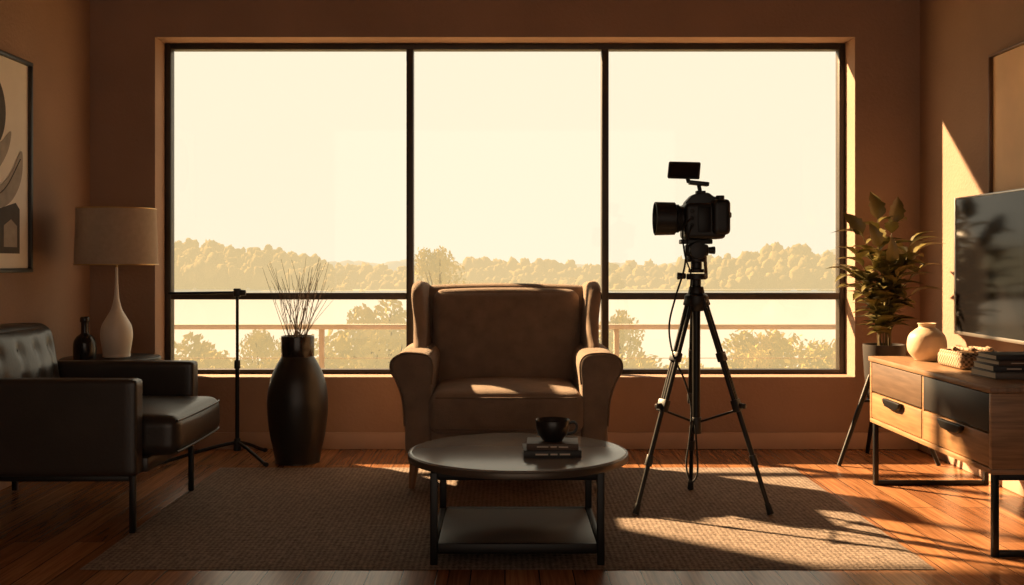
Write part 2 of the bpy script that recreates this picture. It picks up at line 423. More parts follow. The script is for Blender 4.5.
# ------------------------------------------------------------------ leather lounge chair (left)
S = group('leather_sofa')
sx0,sx1,sy0,sy1 = -2.27,-1.415,4.035,4.86
for nm,a,b in (('arm_near',sy0,sy0+.085),('arm_far',sy1-.085,sy1)):
    soft(nm,sx0,sx1,a,b,.225,.597,.016,M_leather,S,n=18,bulge=(0,.003,.003))
tuf=[]
for r_,z in enumerate((.55,.68)):
    for k in range(4):
        tuf.append((sy0+.18+.155*k, z))
def sofa_back(p,u):
    if u[0] > .99:
        for by,bz in tuf:
            d2=(p.y-by)**2+(p.z-bz)**2
            p.x -= .012*math.exp(-d2/.0008)
        for by in sorted(set(t[0] for t in tuf)):
            p.x -= .003*math.exp(-((p.y-by)/.016)**2)*max(0,1-abs(u[2])**6)
    p.x -= (p.z-.42)*.16
    return p
soft('backrest',-2.17,-1.99,sy0+.088,sy1-.088,.40,.775,.05,M_leather,S,bulge=(.03,0,.01),n=44,deform=sofa_back)
for i,(by,bz) in enumerate(tuf):
    xx=-1.99+.03*max(0,(1-((by-4.447)/.325)**2)*(1-((bz-.592)/.19)**2))-.019-(bz-.42)*.16
    cyl('tuft_button_%d'%i,(xx-.004,by,bz),(xx+.006,by,bz),.008,.006,M_leather,S,seg=14,bev=.002)
box('back_shell',sx0,sx0+.05,sy0+.087,sy1-.087,.23,.66,M_leather,S,bev=.015)
soft('seat_cushion',-2.03,-1.285,sy0+.090,sy1-.09,.285,.445,.045,M_leather,S,bulge=(.012,0,.02),n=24)
for z in (.303,.425):
    yy0,yy1=sy0+.13,sy1-.13
    tube('seat_piping_%d'%int(z*1000),[(-1.292,yy0-.02,z),(-1.2845,yy0+.05,z),(-1.2815,(yy0+yy1)/2,z),(-1.2845,yy1-.05,z),(-1.292,yy1+.02,z)],.004,M_leather,S)
box('seat_frame',-2.2,-1.40,sy0+.087,sy1-.087,.225,.284,M_leather,S,bev=.008)
for i,(x,y) in enumerate(((-1.435,sy0+.02),(-1.435,sy1-.05),(-2.24,sy0+.02),(-2.24,sy1-.05))):
    box('leg_%d'%(i+1),x-.011,x+.011,y-.011,y+.011,RZ,.226,M_black,S,bev=.002)
box('leg_rail_near',-2.228,-1.447,sy0+.010,sy0+.03,.205,.226,M_black,S,bev=.002)
box('leg_rail_far',-2.228,-1.447,sy1-.06,sy1-.04,.205,.226,M_black,S,bev=.002)

# ------------------------------------------------------------------ side table + lamp + bottle
st = group('side_table'); stx,sty=-2.03,5.42
lathe('side_table_top',[(0,.54),(.24,.54),(.246,.545),(.246,.556),(.24,.56),(0,.56)],stx,sty,M_black,st,spline=False,seg=72)
for k in range(3):
    a=pi/2+2*pi*k/3
    cyl('leg_%d'%(k+1),(stx+.2*math.cos(a),sty+.2*math.sin(a),.001),(stx+.13*math.cos(a),sty+.13*math.sin(a),.541),.009,.011,M_black,st,seg=16)
tube('leg_ring',[(stx+.165*math.cos(t*pi/4),sty+.165*math.sin(t*pi/4),.25) for t in range(8)],.006,M_black,st,closed=True)
Lp = group('table_lamp'); lx,ly=-2.005,5.43; z0=.5605
lathe('lamp_body',[(0,z0),(.062,z0),(.068,z0+.008),(.068,z0+.02),(.074,z0+.06),(.080,z0+.11),(.074,z0+.16),(.050,z0+.205),(.028,z0+.245),(.014,z0+.30),(.009,z0+.36),(.007,z0+.42),(.007,z0+.46),(0,z0+.462)],lx,ly,M_lampbase,Lp)
cyl('lamp_stem',(lx,ly,z0+.46),(lx,ly,1.30),.006,.006,M_brass,Lp,seg=12)
bm=bmesh.new()
seg=72; R=[(.206,1.035),(.196,1.325),(.193,1.325),(.203,1.035)]
rings=[[bm.verts.new((lx+r*math.cos(2*pi*k/seg),ly+r*math.sin(2*pi*k/seg),z)) for k in range(seg)] for r,z in R]
for a in range(4):
    for k in range(seg): bm.faces.new((rings[a][k],rings[a][(k+1)%seg],rings[(a+1)%4][(k+1)%seg],rings[(a+1)%4][k]))
finish('lamp_shade',bm,M_shade,Lp,smooth=True,angle=50)
for nm,z,r in (('shade_ring_top',1.324,.195),('shade_ring_bottom',1.037,.2055)):
    tube(nm,[(lx+r*math.cos(t*pi/24),ly+r*math.sin(t*pi/24),z) for t in range(48)],.0035,M_brass,Lp,closed=True,smooth_pts=False)
for k in range(3):
    a=2*pi*k/3+.4
    cyl('shade_spoke_%d'%k,(lx,ly,1.297),(lx+.195*math.cos(a),ly+.195*math.sin(a),1.318),.002,.002,M_brass,Lp,seg=8)
cyl('bulb',(lx,ly,1.12),(lx,ly,1.2),.02,.03,M_lampbase,Lp,seg=20,bev=.01)
bt=group('decorative_bottle')
bx_,by_=-2.105,5.27
lathe('bottle_body',[(0,.5605),(.048,.5605),(.054,.57),(.056,.61),(.053,.65),(.04,.675),(.022,.69),(.018,.70),(.018,.745),(.022,.75),(.023,.765),(.018,.775),(0,.776)],bx_,by_,M_bottle,bt)

# ------------------------------------------------------------------ light stand
Ls=group('microphone_stand'); qx,qy=-1.42,5.58
cyl('pole_lower',(qx,qy,.06),(qx,qy,.50),.011,.011,M_black,Ls,seg=16)
cyl('pole_upper',(qx,qy,.50),(qx,qy,.87),.008,.008,M_black,Ls,seg=16)
cyl('clutch',(qx,qy,.485),(qx,qy,.53),.017,.015,M_blackpl,Ls,seg=18,bev=.003)
cyl('hub',(qx,qy,.05),(qx,qy,.115),.022,.016,M_blackpl,Ls,seg=18,bev=.004)
for k,(dx,dy) in enumerate(((-.36,-.13),(.20,-.20),(.10,.22))):
    tube('foot_%d'%(k+1),[(qx,qy,.095),(qx+dx*.35,qy+dy*.35,.072),(qx+dx*.95,qy+dy*.95,.014)],.009,M_black,Ls)
    cyl('foot_cap_%d'%(k+1),(qx+dx*.93,qy+dy*.93,.0155),(qx+dx*1.02,qy+dy*1.02,.0135),.0115,.0115,M_rubber,Ls,seg=12,bev=.003)
box('swivel_head',qx-.018,qx+.018,qy-.016,qy+.016,.865,.91,M_blackpl,Ls,bev=.006)
cyl('swivel_knob',(qx+.016,qy,.887),(qx+.045,qy,.887),.017,.014,M_blackpl,Ls,seg=16,bev=.003)
cyl('boom_arm',(qx-.36,qy-.01,.884),(qx+.03,qy+.0,.889),.007,.007,M_black,Ls,seg=14)

# ------------------------------------------------------------------ tall vase with twigs
V=group('floor_vase'); vx,vy=-1.088,5.52
lathe('vase_body',[(0,.001),(.105,.001),(.115,.012),(.124,.06),(.145,.16),(.157,.27),(.156,.35),(.140,.44),(.110,.51),(.090,.545),(.084,.56),(.083,.60)],vx,vy,M_vase,V)
lathe('vase_neck',[(.0832,.555),(.086,.56),(.087,.60),(.087,.655),(.085,.663),(.079,.663),(.076,.655),(.076,.60),(.0,.59)],vx,vy,M_vaseband,V,spline=False)
rnd=random.Random(3)
for i in range(46):
    a=rnd.uniform(0,2*pi); sp=rnd.uniform(.03,.22)
    tx_,ty_=vx+sp*math.cos(a)*1.0,vy+sp*math.sin(a)*.7
    hz=rnd.uniform(.90,1.12)-sp*.35
    b0=(vx+rnd.uniform(-.04,.04),vy+rnd.uniform(-.04,.04),.595)
    mid=((b0[0]*.5+tx_*.5)+rnd.uniform(-.02,.02),(b0[1]*.5+ty_*.5)+rnd.uniform(-.02,.02),.58+(hz-.58)*.55)
    tube('twig_%d'%i,[b0,mid,(tx_,ty_,hz)],.0019,M_twig,V,res=5,taper=.35,seg=6)
    if i%2==0:
        e=(mid[0]+rnd.uniform(-.06,.06),mid[1]+rnd.uniform(-.04,.04),mid[2]+rnd.uniform(.08,.16))
        tube('twiglet_%d'%i,[mid,((mid[0]+e[0])/2+.008,(mid[1]+e[1])/2,(mid[2]+e[2])/2),e],.0012,M_twig,V,res=4,taper=.5,seg=5)

# ------------------------------------------------------------------ video camera on tripod
K=group('video_camera_tripod'); cx,cy=.820,4.51
kx=cx-.832
apex=Vector((cx,cy,.90))
feet=[(cx-.282,cy-.175),(cx+.275,cy-.175),(cx+.03,cy+.31)]
lathe('tripod_crown',[(0,.84),(.03,.84),(.045,.86),(.05,.88),(.05,.905),(.038,.915),(0,.915)],cx,cy,M_blackpl,K,spline=False,seg=32)
for k,(fx,fy) in enumerate(feet):
    F=Vector((fx,fy,RZ+.004)); top=apex.copy(); d0=(F-apex); h=Vector((d0.x,d0.y,0)).normalized()
    top=apex+h*.035+Vector((0,0,-.015))
    side=Vector((-h.y,h.x,0))
    D=F-top
    for s in (-1,1):
        cyl('leg_%d_upper_tube_%d'%(k,s),top+side*.013*s,top+D*.50+side*.013*s,.0095,.0095,M_black,K,seg=14)
    cyl('leg_%d_core'%k,top+D*.30,top+D*.76,.0105,.0105,M_black,K,seg=14)
    for t,sz in ((.0,.024),(.50,.026),(.27,.02)):
        c=top+D*t
        o=box('leg_%d_clamp_%d'%(k,int(t*100)),-.024,.024,-.015,.015,-sz,sz,M_blackpl,K,bev=.004)
        X=side; Z=D.normalized(); Y=Z.cross(X)
        R=Matrix((X,Y,Z)).transposed().to_4x4()
        o.data.transform(Matrix.Translation(c)@R)
    cyl('leg_%d_knob'%k,top+D*.50+h*.012,top+D*.50+h*.04,.012,.010,M_blackpl,K,seg=14,bev=.002)
    cyl('leg_%d_collar'%k,top+D*.73,top+D*.78,.0155,.0155,M_blackpl,K,seg=16,bev=.002)
    cyl('leg_%d_lower'%k,top+D*.76,top+D*.97,.0095,.0095,M_black,K,seg=14)
    cyl('leg_%d_foot'%k,top+D*.95,F,.011,.014,M_rubber,K,seg=16,bev=.002)
    c0=Vector((cx,cy,.36)); c1=top+D*.52
    cyl('spreader_%d'%k,c0,c1,.005,.005,M_black,K,seg=10)
cyl('centre_column',(cx,cy,.33),(cx,cy,.95),.0175,.0175,M_black,K,seg=20)
cyl('column_end',(cx,cy,.315),(cx,cy,.385),.022,.022,M_blackpl,K,seg=18,bev=.003)
for nm,za,zb,r0,r1 in (('head_base',.915,.945,.036,.03),('head_neck',.94,.985,.02,.02),('head_disc_1',.975,1.0,.042,.042),('head_disc_2',1.005,1.02,.034,.034),('head_post',1.02,1.05,.024,.024),('head_disc_3',1.05,1.075,.045,.045)):
    cyl(nm,(cx,cy,za),(cx,cy,zb),r0,r1,M_blackpl,K,seg=28,bev=.003)
box('head_block',cx-.048,cx+.048,cy-.035,cy+.035,1.075,1.125,M_blackpl,K,bev=.01)
cyl('tilt_drum',(cx,cy-.055,1.10),(cx,cy+.055,1.10),.038,.038,M_blackpl,K,seg=28,bev=.004)
cyl('pan_knob',(cx-.045,cy,.99),(cx-.082,cy,.99),.012,.016,M_blackpl,K,seg=16,bev=.003)
cyl('tilt_knob',(cx+.046,cy-.01,1.10),(cx+.078,cy-.01,1.10),.013,.017,M_blackpl,K,seg=16,bev=.003)
box('quick_release_plate',cx-.07,cx+.065,cy-.03,cy+.03,1.127,1.147,M_blackpl,K,bev=.004)
tube('pan_handle',[(cx+.03,cy+.03,1.10),(cx+.06,cy+.12,1.06),(cx+.09,cy+.25,.98)],.008,M_black,K)
yb0,yb1=cy-.075,cy+.075
CB=[]
def cb(o): CB.append(o); return o
cb(soft('camera_body',.772,.945,yb0,yb1,1.148,1.300,.018,M_blackpl,K,n=14))
cb(soft('camera_grip',.885,.962,yb0-.018,yb0+.06,1.165,1.315,.02,M_blackpl,K,n=10))
cb(prism('prism_hump',[(.79,1.29),(.80,1.325),(.83,1.343),(.875,1.345),(.90,1.33),(.935,1.318),(.95,1.29)],'Y',cy-.04,cy+.04,M_blackpl,K,bev=.006))
cb(box('viewfinder',.93,.965,cy-.025,cy+.025,1.275,1.318,M_rubber,K,bev=.008))
cb(cyl('mode_dial',(.925,cy-.045,1.30),(.925,cy-.045,1.332),.018,.018,M_blackpl,K,seg=24,bev=.002))
cb(cyl('dial_small',(.955,cy-.03,1.25),(.975,cy-.03,1.25),.012,.012,M_blackpl,K,seg=18,bev=.002))
for i,(z,x) in enumerate(((1.265,.80),(1.235,.80),(1.205,.80))):
    cb(cyl('port_%d'%i,(x,yb0-.004,z),(x,yb0+.004,z),.010,.010,M_black,K,seg=16,bev=.001))
cb(box('side_panel',.825,.88,yb0-.005,yb0+.003,1.175,1.285,M_black,K,bev=.003))
lz=1.236
for nm,xa,xb,r0,r1 in (('lens_mount',.775,.762,.052,.052),('lens_barrel_1',.765,.738,.055,.058),('lens_ring',.740,.728,.062,.062),('lens_barrel_2',.730,.715,.060,.064)):
    cb(cyl(nm,(xa,cy,lz),(xb,cy,lz),r0,r1,M_blackpl,K,seg=40,bev=.002))
bm=bmesh.new(); seg=40
Rr=[(.064,.742),(.070,.738),(.072,.655),(.068,.653),(.062,.70),(.0005,.702)]
rg=[[bm.verts.new((x,cy+r*math.cos(2*pi*k/seg),lz+r*math.sin(2*pi*k/seg))) for k in range(seg)] for r,x in Rr]
for a,b in zip(rg,rg[1:]):
    for k in range(seg): bm.faces.new((a[k],a[(k+1)%seg],b[(k+1)%seg],b[k]))
cb(finish('lens_hood',bm,M_blackpl,K,smooth=True,angle=40))
cb(cyl('front_element',(.7015,cy,lz),(.694,cy,lz),.058,.05,M_lens,K,seg=40))
for i in range(3):
    cb(cyl('focus_rib_%d'%i,(.755-.007*i,cy,lz),(.751-.007*i,cy,lz),.0605,.0605,M_rubber,K,seg=40))
RM=Matrix.Rotation(math.radians(10),3,'Y')@Matrix.Rotation(math.radians(-26),3,'X')@Matrix.Rotation(math.radians(-16),3,'Z')
cb(box('monitor',.712,.848,cy-.008,cy+.012,1.403,1.483,M_blackpl,K,bev=.006,rot=RM))
cb(box('monitor_screen',.720,.840,cy-.0125,cy-.0085,1.410,1.476,M_screen,K,bev=.001,rot=RM))
cb(box('monitor_hinge',.80,.885,cy-.02,cy+.02,1.378,1.396,M_blackpl,K,bev=.004,rot=Matrix.Rotation(math.radians(6),3,'Y')))
cb(cyl('monitor_arm_1',(.85,cy,1.342),(.842,cy,1.385),.009,.009,M_black,K,seg=12))
cb(cyl('monitor_arm_2',(.80,cy,1.39),(.79,cy,1.425),.009,.009,M_black,K,seg=12))
cb(box('hot_shoe',.83,.87,cy-.015,cy+.015,1.343,1.355,M_black,K,bev=.002))
cb(tube('cable_main',[(.80,yb0-.004,1.205),(.775,yb0-.04,1.14),(.762,yb0-.03,1.02),(.733,cy-.06,.90),(.705,cy-.07,.78),(.72,cy-.08,.66),(.77,cy-.07,.55),(.80,cy-.06,.43),(.79,cy-.07,.30),(.775,cy-.08,.20),(.79,cy-.1,.13),(.82,cy-.09,.16),(.825,cy-.05,.26),(.822,cy-.03,.36)],.0042,M_rubber,K,res=8))
cb(tube('cable_short',[(.80,yb0-.004,1.235),(.757,yb0-.03,1.19),(.765,yb0-.03,1.08),(.80,cy-.05,1.0),(.80,cy-.035,.93)],.0035,M_rubber,K,res=8))
for o in CB: o.data.transform(Matrix.Translation((kx,0,0)))

# ------------------------------------------------------------------ potted plant on stand
P=group('potted_plant'); px,py=1.99,5.52
lathe('planter',[(0,.33),(.075,.33),(.085,.34),(.10,.46),(.108,.60),(.108,.618),(.100,.618),(.098,.59),(0,.585)],px,py,M_pot,P,spline=False)
lathe('planter_soil',[(0,.586),(.097,.586),(.09,.598),(.04,.604),(0,.605)],px,py,M_soil,P,spline=False)
for k,(dx,dy) in enumerate(((-.27,-.10),(.245,-.10),(.0,.26))):
    cyl('stand_leg_%d'%(k+1),(px+dx,py+dy,.001),(px+dx*.3,py+dy*.3,.46),.011,.014,M_black,P,seg=16)
tube('stand_ring',[(px+.083*math.cos(t*pi/6),py+.083*math.sin(t*pi/6),.325) for t in range(12)],.008,M_black,P,closed=True)
for k in range(3):
    a=[math.atan2(-.10,-.27),math.atan2(-.10,.245),pi/2][k]
    cyl('stand_strut_%d'%k,(px+.08*math.cos(a),py+.08*math.sin(a),.325),(px+.135*math.cos(a),py+.135*math.sin(a),.325),.006,.006,M_black,P,seg=10)
def leaf_bm(bm, base, d, up, L, Wd):
    d=d.normalized(); s=d.cross(up)
    if s.length<.1: s=d.cross(Vector((1,0,0)))
    s.normalize(); u=s.cross(d).normalized()
    n=10; prev=None
    for i in range(n+1):
        t=i/n
        w=Wd*math.sin(pi*min(1,t**.75))**.8*(1-.15*t) if 0<t<1 else .001
        w*= 1+.16*math.cos(t*pi*8)
        c=base+d*L*t+u*(-.38*L*t*t)+u*.06*L*math.sin(pi*t)
        row=[bm.verts.new(c-s*w+u*w*.35),bm.verts.new(c-s*w*.5+u*w*.08),bm.verts.new(c),bm.verts.new(c+s*w*.5+u*w*.08),bm.verts.new(c+s*w+u*w*.35)]
        if prev:
            for k in range(4): bm.faces.new((prev[k],prev[k+1],row[k+1],row[k]))
        prev=row
bm=bmesh.new(); rnd=random.Random(11)
tips=[(-.14,-.03,.74),(-.02,.02,.84),(.07,.0,.82),(.17,-.03,.68),(.20,-.06,.50),(-.19,-.06,.60),(-.06,-.08,.66),(.10,.06,.55),(.05,-.12,.46),(-.10,.08,.45),(.16,-.10,.36),(-.19,-.10,.38),(-.21,-.02,.48),(.19,-.02,.60),(0,-.12,.56),(.12,-.1,.6)]
for i,(dx,dy,h) in enumerate(tips):
    h*=.82
    b=Vector((px+dx*.15,py+dy*.15,.59)); t=Vector((px-.01+dx*.85,py+dy,.60+h))
    m1=b.lerp(t,.5)+Vector((-dx*.25,-dy*.25,.05))
    pts=catmull([b,m1,t],12)
    tube('stem_%d'%i,[b,m1,t],.004,M_stem,P,res=8,taper=.5)
    nl=int(6+h*9)
    for k in range(nl):
        f=.22+.78*k/(nl-1); idx=min(len(pts)-2,int(f*(len(pts)-1))); p=pts[idx]
        tan=(pts[idx+1]-pts[max(0,idx-1)]).normalized()
        az=k*2.4+rnd.uniform(-.4,.4)+i
        out=Vector((math.cos(az),math.sin(az)*.7,rnd.uniform(-.05,.55)))
        if k==nl-1: out=tan*1.0+Vector((dx*3,dy,0))
        d=(out+tan*.4).normalized()
        L=rnd.uniform(.12,.165)
        e=p+d*L
        if e.x>2.31: d.x=-abs(d.x)*.3
        leaf_bm(bm,p,d,Vector((0,0,1)) if abs(d.z)<.8 else Vector((0,-1,.2)),L,L*.29)
for v in bm.verts:
    if v.co.x>2.315: v.co.x=2.315
me_o=finish('leaves',bm,M_leaf,P,smooth=True)

# ------------------------------------------------------------------ console
D_=group('media_console'); fx=1.725; bx=2.285; ny_,fy_=3.73,4.975; zt,zb=.605,.295
box('top_panel',fx-.006,bx,ny_-.006,fy_+.006,zt-.022,zt,M_woodtop,D_,bev=.003)
box('bottom_panel',fx,bx,ny_,fy_,zb,zb+.02,M_wood,D_,bev=.003)
box('side_near',fx,bx,ny_,ny_+.022,zb+.0205,zt-.0225,M_wood,D_,bev=.003)
box('side_far',fx,bx,fy_-.022,fy_,zb+.0205,zt-.0225,M_wood,D_,bev=.003)
box('back_panel',bx-.012,bx,ny_+.0225,fy_-.0225,zb+.0205,zt-.0225,M_wood,D_,bev=0)
ym=(ny_+fy_)/2; zm=.44
box('divider',fx+.004,bx-.013,ym-.008,ym+.008,zb+.0205,zt-.0225,M_wood,D_,bev=.002)
M_wood2=mat('console_drawer_wood',(0.33,0.175,0.078),0.42,var=.28,scale=5,stretch=(1,1,14))
M_wood3=mat('console_drawer_dark_wood',(0.13,0.08,0.05),0.42,var=.25,scale=5,stretch=(1,1,14))
for i,(a,b) in enumerate(((ny_+.025,ym-.011),(ym+.011,fy_-.025))):
    box('drawer_upper_%d'%(i+1),fx+.001,fx+.02,a,b,zm+.004,zt-.026,M_char if i==0 else M_wood3,D_,bev=.003)
    box('drawer_lower_%d'%(i+1),fx+.001,fx+.02,a,b,zb+.024,zm-.004,M_wood2,D_,bev=.003)
    box('drawer_box_%d'%(i+1),fx+.021,bx-.02,a+.01,b-.01,zb+.03,zt-.035,M_wood,D_,bev=0)
    yc=(a+b)/2
    prism('handle_%d'%(i+1),[(yc-.10,zm-.006),(yc+.10,zm-.006),(yc+.095,zm-.022),(yc+.07,zm-.038),(yc,zm-.042),(yc-.07,zm-.038),(yc-.095,zm-.022)],'X',fx-.022,fx+.0005,M_black,D_,spline=False,bev=.004)
for k,y in enumerate((ny_+.02,fy_-.02)):
    box('sled_front_%d'%k,fx+.01,fx+.032,y-.011,y+.011,.001,zb-.0005,M_black,D_,bev=.002)
    box('sled_back_%d'%k,bx-.032,bx-.01,y-.011,y+.011,.001,zb-.0005,M_black,D_,bev=.002)
    box('sled_foot_%d'%k,fx+.0325,bx-.0325,y-.011,y+.011,.001,.022,M_black,D_,bev=.002)
    box('sled_top_%d'%k,fx+.0325,bx-.0325,y-.011,y+.011,zb-.022,zb-.0005,M_black,D_,bev=.002)

gv=group('ceramic_vase')
lathe('vase_body',[(0,.606),(.045,.606),(.055,.612),(.080,.645),(.085,.68),(.076,.72),(.05,.745),(.036,.755),(.038,.768),(.041,.773),(.037,.773),(.03,.755),(.0,.75)],1.905,4.75,M_beige,gv)
wb=group('wicker_tray')
soft('wicker_body',1.87,2.08,4.32,4.56,.606,.668,.018,M_wicker,wb,n=12)
tube('wicker_rim',[(1.885,4.335,.668),(2.065,4.335,.668),(2.065,4.545,.668),(1.885,4.545,.668)],.008,M_wicker,wb,closed=True,smooth_pts=False)
tube('wicker_rope',[(1.90+.16*t,4.44+.05*math.sin(t*14),.682) for t in [k/20 for k in range(21)]],.010,M_wicker,wb)
sb=group('stacked_books')
zz=.606
for i,(w,d,h,m,a,cxx) in enumerate(((.27,.20,.026,M_bk3,.04,1.985),(.25,.19,.024,M_bk1,-.03,1.98),(.24,.18,.018,M_bk2,.06,1.985),(.225,.165,.020,M_bk1,.0,1.98))):
    book(sb,'book_%d'%i,cxx,4.08,zz,w,d,h,m,a,label=(i in (1,2))); zz+=h+.0005

# TV
TV=group('television')
tX=2.2
box('tv_body',tX,tX+.035,3.94,5.14,.70,1.362,M_blackpl,TV,bev=.004)
box('tv_screen',tX-.002,tX-.0002,3.95,5.13,.716,1.354,M_screen,TV,bev=0)
for nm,a in (('bezel_far',(5.130,5.142,.70,1.362)),('bezel_near',(3.938,3.949,.70,1.362)),('bezel_bottom',(3.95,5.1295,.70,.7155)),('bezel_top',(3.95,5.1295,1.3545,1.362))):
    box(nm,tX-.006,tX-.0001,a[0],a[1],a[2],a[3],M_silver,TV,bev=.001)
box('wall_bracket',tX+.0355,2.3295,4.3,4.8,.85,1.2,M_black,TV,bev=.004)

# pictures
PL=group('framed_artwork')
Xw=-WX+.001
def frame(parent,X,s,y0,y1,z0,z1,w,m,dep=.03):
    a,b=sorted((X,X+s*dep))
    box('frame_top',a,b,y0,y1,z1-w,z1,m,parent,bev=.003)
    box('frame_bottom',a,b,y0,y1,z0,z0+w,m,parent,bev=.003)
    box('frame_near',a,b,y0,y0+w,z0+w,z1-w,m,parent,bev=.003)
    box('frame_far',a,b,y1-w,y1,z0+w,z1-w,m,parent,bev=.003)
    a2,b2=sorted((X,X+s*.012))
    return a2,b2
a,b=frame(PL,Xw,1,4.33,5.13,1.0,2.02,.02,M_frameblk)
box('paper',a,b,4.3505,5.1095,1.0205,1.9995,M_paper,PL,bev=0)
def flat(name,parent,X,pts,m,spline=True,th=.001):
    P=catmull([(p[0],p[1],0) for p in pts],8,True) if spline else [Vector((p[0],p[1],0)) for p in pts]
    bm=bmesh.new(); f=bm.faces.new([bm.verts.new((X,p.x,p.y)) for p in P])
    r=bmesh.ops.extrude_face_region(bm,geom=[f])
    for v in r['geom']:
        if isinstance(v,bmesh.types.BMVert): v.co.x+=th
    return finish(name,bm,m,parent)
X1=b+.0003
flat('art_disc',PL,X1,[(4.69+.19*math.cos(t*pi/6),1.74+.19*math.sin(t*pi/6)) for t in range(12)],M_artdark)
flat('art_leaf_large',PL,X1+.0026,[(4.70,1.36),(4.82,1.40),(4.93,1.47),(5.03,1.58),(5.045,1.50),(5.01,1.41),(4.92,1.33),(4.80,1.30)],M_artgrey)
flat('art_leaf_small',PL,X1+.0013,[(4.70,1.42),(4.80,1.47),(4.90,1.57),(4.93,1.66),(4.86,1.62),(4.76,1.55)],M_artgrey)
tube('art_leaf_vein',[(X1+.004,4.74,1.335),(X1+.004,4.88,1.40),(X1+.004,5.02,1.54)],.0025,M_artdark,PL)
flat('art_block',PL,X1,[(4.60,1.09),(5.02,1.09),(5.02,1.30),(4.98,1.33),(4.60,1.25)],M_artdark,spline=False)
flat('art_block_light',PL,X1+.0013,[(4.86,1.12),(4.99,1.12),(4.99,1.22),(4.93,1.25),(4.86,1.22)],M_artgrey,spline=False)
PR=group('framed_canvas')
a,b=frame(PR,WX-.001,-1,4.0,5.01,1.365,2.035,.014,M_framewd)
box('canvas',a,b,4.0145,4.9955,1.3795,2.0205,M_artgold,PR,bev=0)

# ------------------------------------------------------------------ outside
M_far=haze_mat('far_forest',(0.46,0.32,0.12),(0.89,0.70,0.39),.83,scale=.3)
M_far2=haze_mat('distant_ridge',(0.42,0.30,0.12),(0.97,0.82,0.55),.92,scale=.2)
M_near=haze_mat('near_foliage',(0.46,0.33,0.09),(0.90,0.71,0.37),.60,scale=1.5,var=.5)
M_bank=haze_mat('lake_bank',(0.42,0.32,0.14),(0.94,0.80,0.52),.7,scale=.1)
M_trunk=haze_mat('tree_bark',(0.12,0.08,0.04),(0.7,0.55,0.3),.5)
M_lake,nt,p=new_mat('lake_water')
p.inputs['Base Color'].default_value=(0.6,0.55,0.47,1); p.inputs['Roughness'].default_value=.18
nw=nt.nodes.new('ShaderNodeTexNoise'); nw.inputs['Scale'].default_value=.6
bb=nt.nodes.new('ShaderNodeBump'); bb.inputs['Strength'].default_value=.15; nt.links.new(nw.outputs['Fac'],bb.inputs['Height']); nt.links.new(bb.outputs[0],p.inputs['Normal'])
e=nt.nodes.new('ShaderNodeEmission'); e.inputs['Color'].default_value=(.96,.87,.70,1)  # painted glow: emission brightens the water beyond what it reflects
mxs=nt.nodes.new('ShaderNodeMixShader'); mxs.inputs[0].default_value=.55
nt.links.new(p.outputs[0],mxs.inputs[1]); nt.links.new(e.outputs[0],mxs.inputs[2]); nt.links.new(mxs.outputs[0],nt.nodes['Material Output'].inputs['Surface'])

multi_box('terrace', [(-7,7,BY+TH+.01,8.35,-.6,-.42)], M_deck)
R_=group('terrace_railing')
box('handrail',-6.9,6.9,8.18,8.24,.525,.565,M_rail,R_,bev=.006)
for i,z in enumerate((.30,.08,-.14)):
    cyl('rail_wire_%d'%i,(-6.9,8.21,z),(6.9,8.21,z),.003,.003,M_rail,R_,seg=8)
box('bottom_rail',-6.9,6.9,8.19,8.23,-.36,-.33,M_rail,R_,bev=.004)
for i,x in enumerate((-6.0,-3.73,-1.43,.87,3.17,5.47)):
    box('post_%d'%i,x-.02,x+.02,8.19,8.23,-.419,.5245,M_rail,R_,bev=.003)
def grid_ground(name,x0,x1,y0,y1,z,m,amp,n=40):
    bm=bmesh.new(); g=[]
    for i in range(n+1):
        g.append([bm.verts.new((x0+(x1-x0)*i/n,y0+(y1-y0)*j/n,z+amp*noise.noise(Vector((x0+(x1-x0)*i/n,y0+(y1-y0)*j/n,0))*.03))) for j in range(n+1)])
    for i in range(n):
        for j in range(n): bm.faces.new((g[i][j],g[i+1][j],g[i+1][j+1],g[i][j+1]))
    return finish(name,bm,m,smooth=True)
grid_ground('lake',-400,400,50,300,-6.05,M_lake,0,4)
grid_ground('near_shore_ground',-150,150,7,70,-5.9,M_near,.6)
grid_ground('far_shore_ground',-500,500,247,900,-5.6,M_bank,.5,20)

def crowns(name, items, m):
    bm=bmesh.new()
    for (x,y,z,r,sz,sub) in items:
        q=bmesh.ops.create_icosphere(bm,subdivisions=sub,radius=1)
        off=Vector((x*1.7,y,z))
        for v in q['verts']:
            d=v.co.normalized(); k=1+.25*noise.noise(d*2.2+off)
            if sub>2: k+=.30*noise.noise(d*5+off)+.26*noise.noise(d*11+off)
            v.co=Vector((x,y,z))+Vector((d.x*r*k,d.y*r*k,d.z*sz*k))
    return finish(name,bm,m,smooth=True)
rnd=random.Random(5)
def ridge(px_):
    pts=[(-900,240),(-500,236),(100,246),(200,242),(290,249),(335,265),(405,269),(470,262),(540,261),(600,265),(690,262),(740,255),(790,246),(830,253),(900,258),(1300,250),(2000,246)]
    for (a,va),(b,vb) in zip(pts,pts[1:]):
        if a<=px_<=b: return va+(vb-va)*(px_-a)/(b-a)
    return 255
items=[]
for row,(Y,dl) in enumerate(((256,22),(266,14),(278,7),(292,0))):
    x=-190
    while x<190:
        az=505+x/Y*1052
        ztop=1.05+(262-(ridge(az)+dl))*Y/1052+rnd.uniform(-1.2,1.0)
        r=rnd.uniform(1.0,2.1); zc=ztop-r*1.25
        items.append((x,Y+rnd.uniform(-4,4),zc,r,r*rnd.uniform(1.1,1.6),3))
        items.append((x+rnd.uniform(-1,1),Y+2,(zc-5.6)/2,r*1.3,(zc+5.6)/2+.8,1))
        x+=r*1.1
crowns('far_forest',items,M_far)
items=[]
x=-420
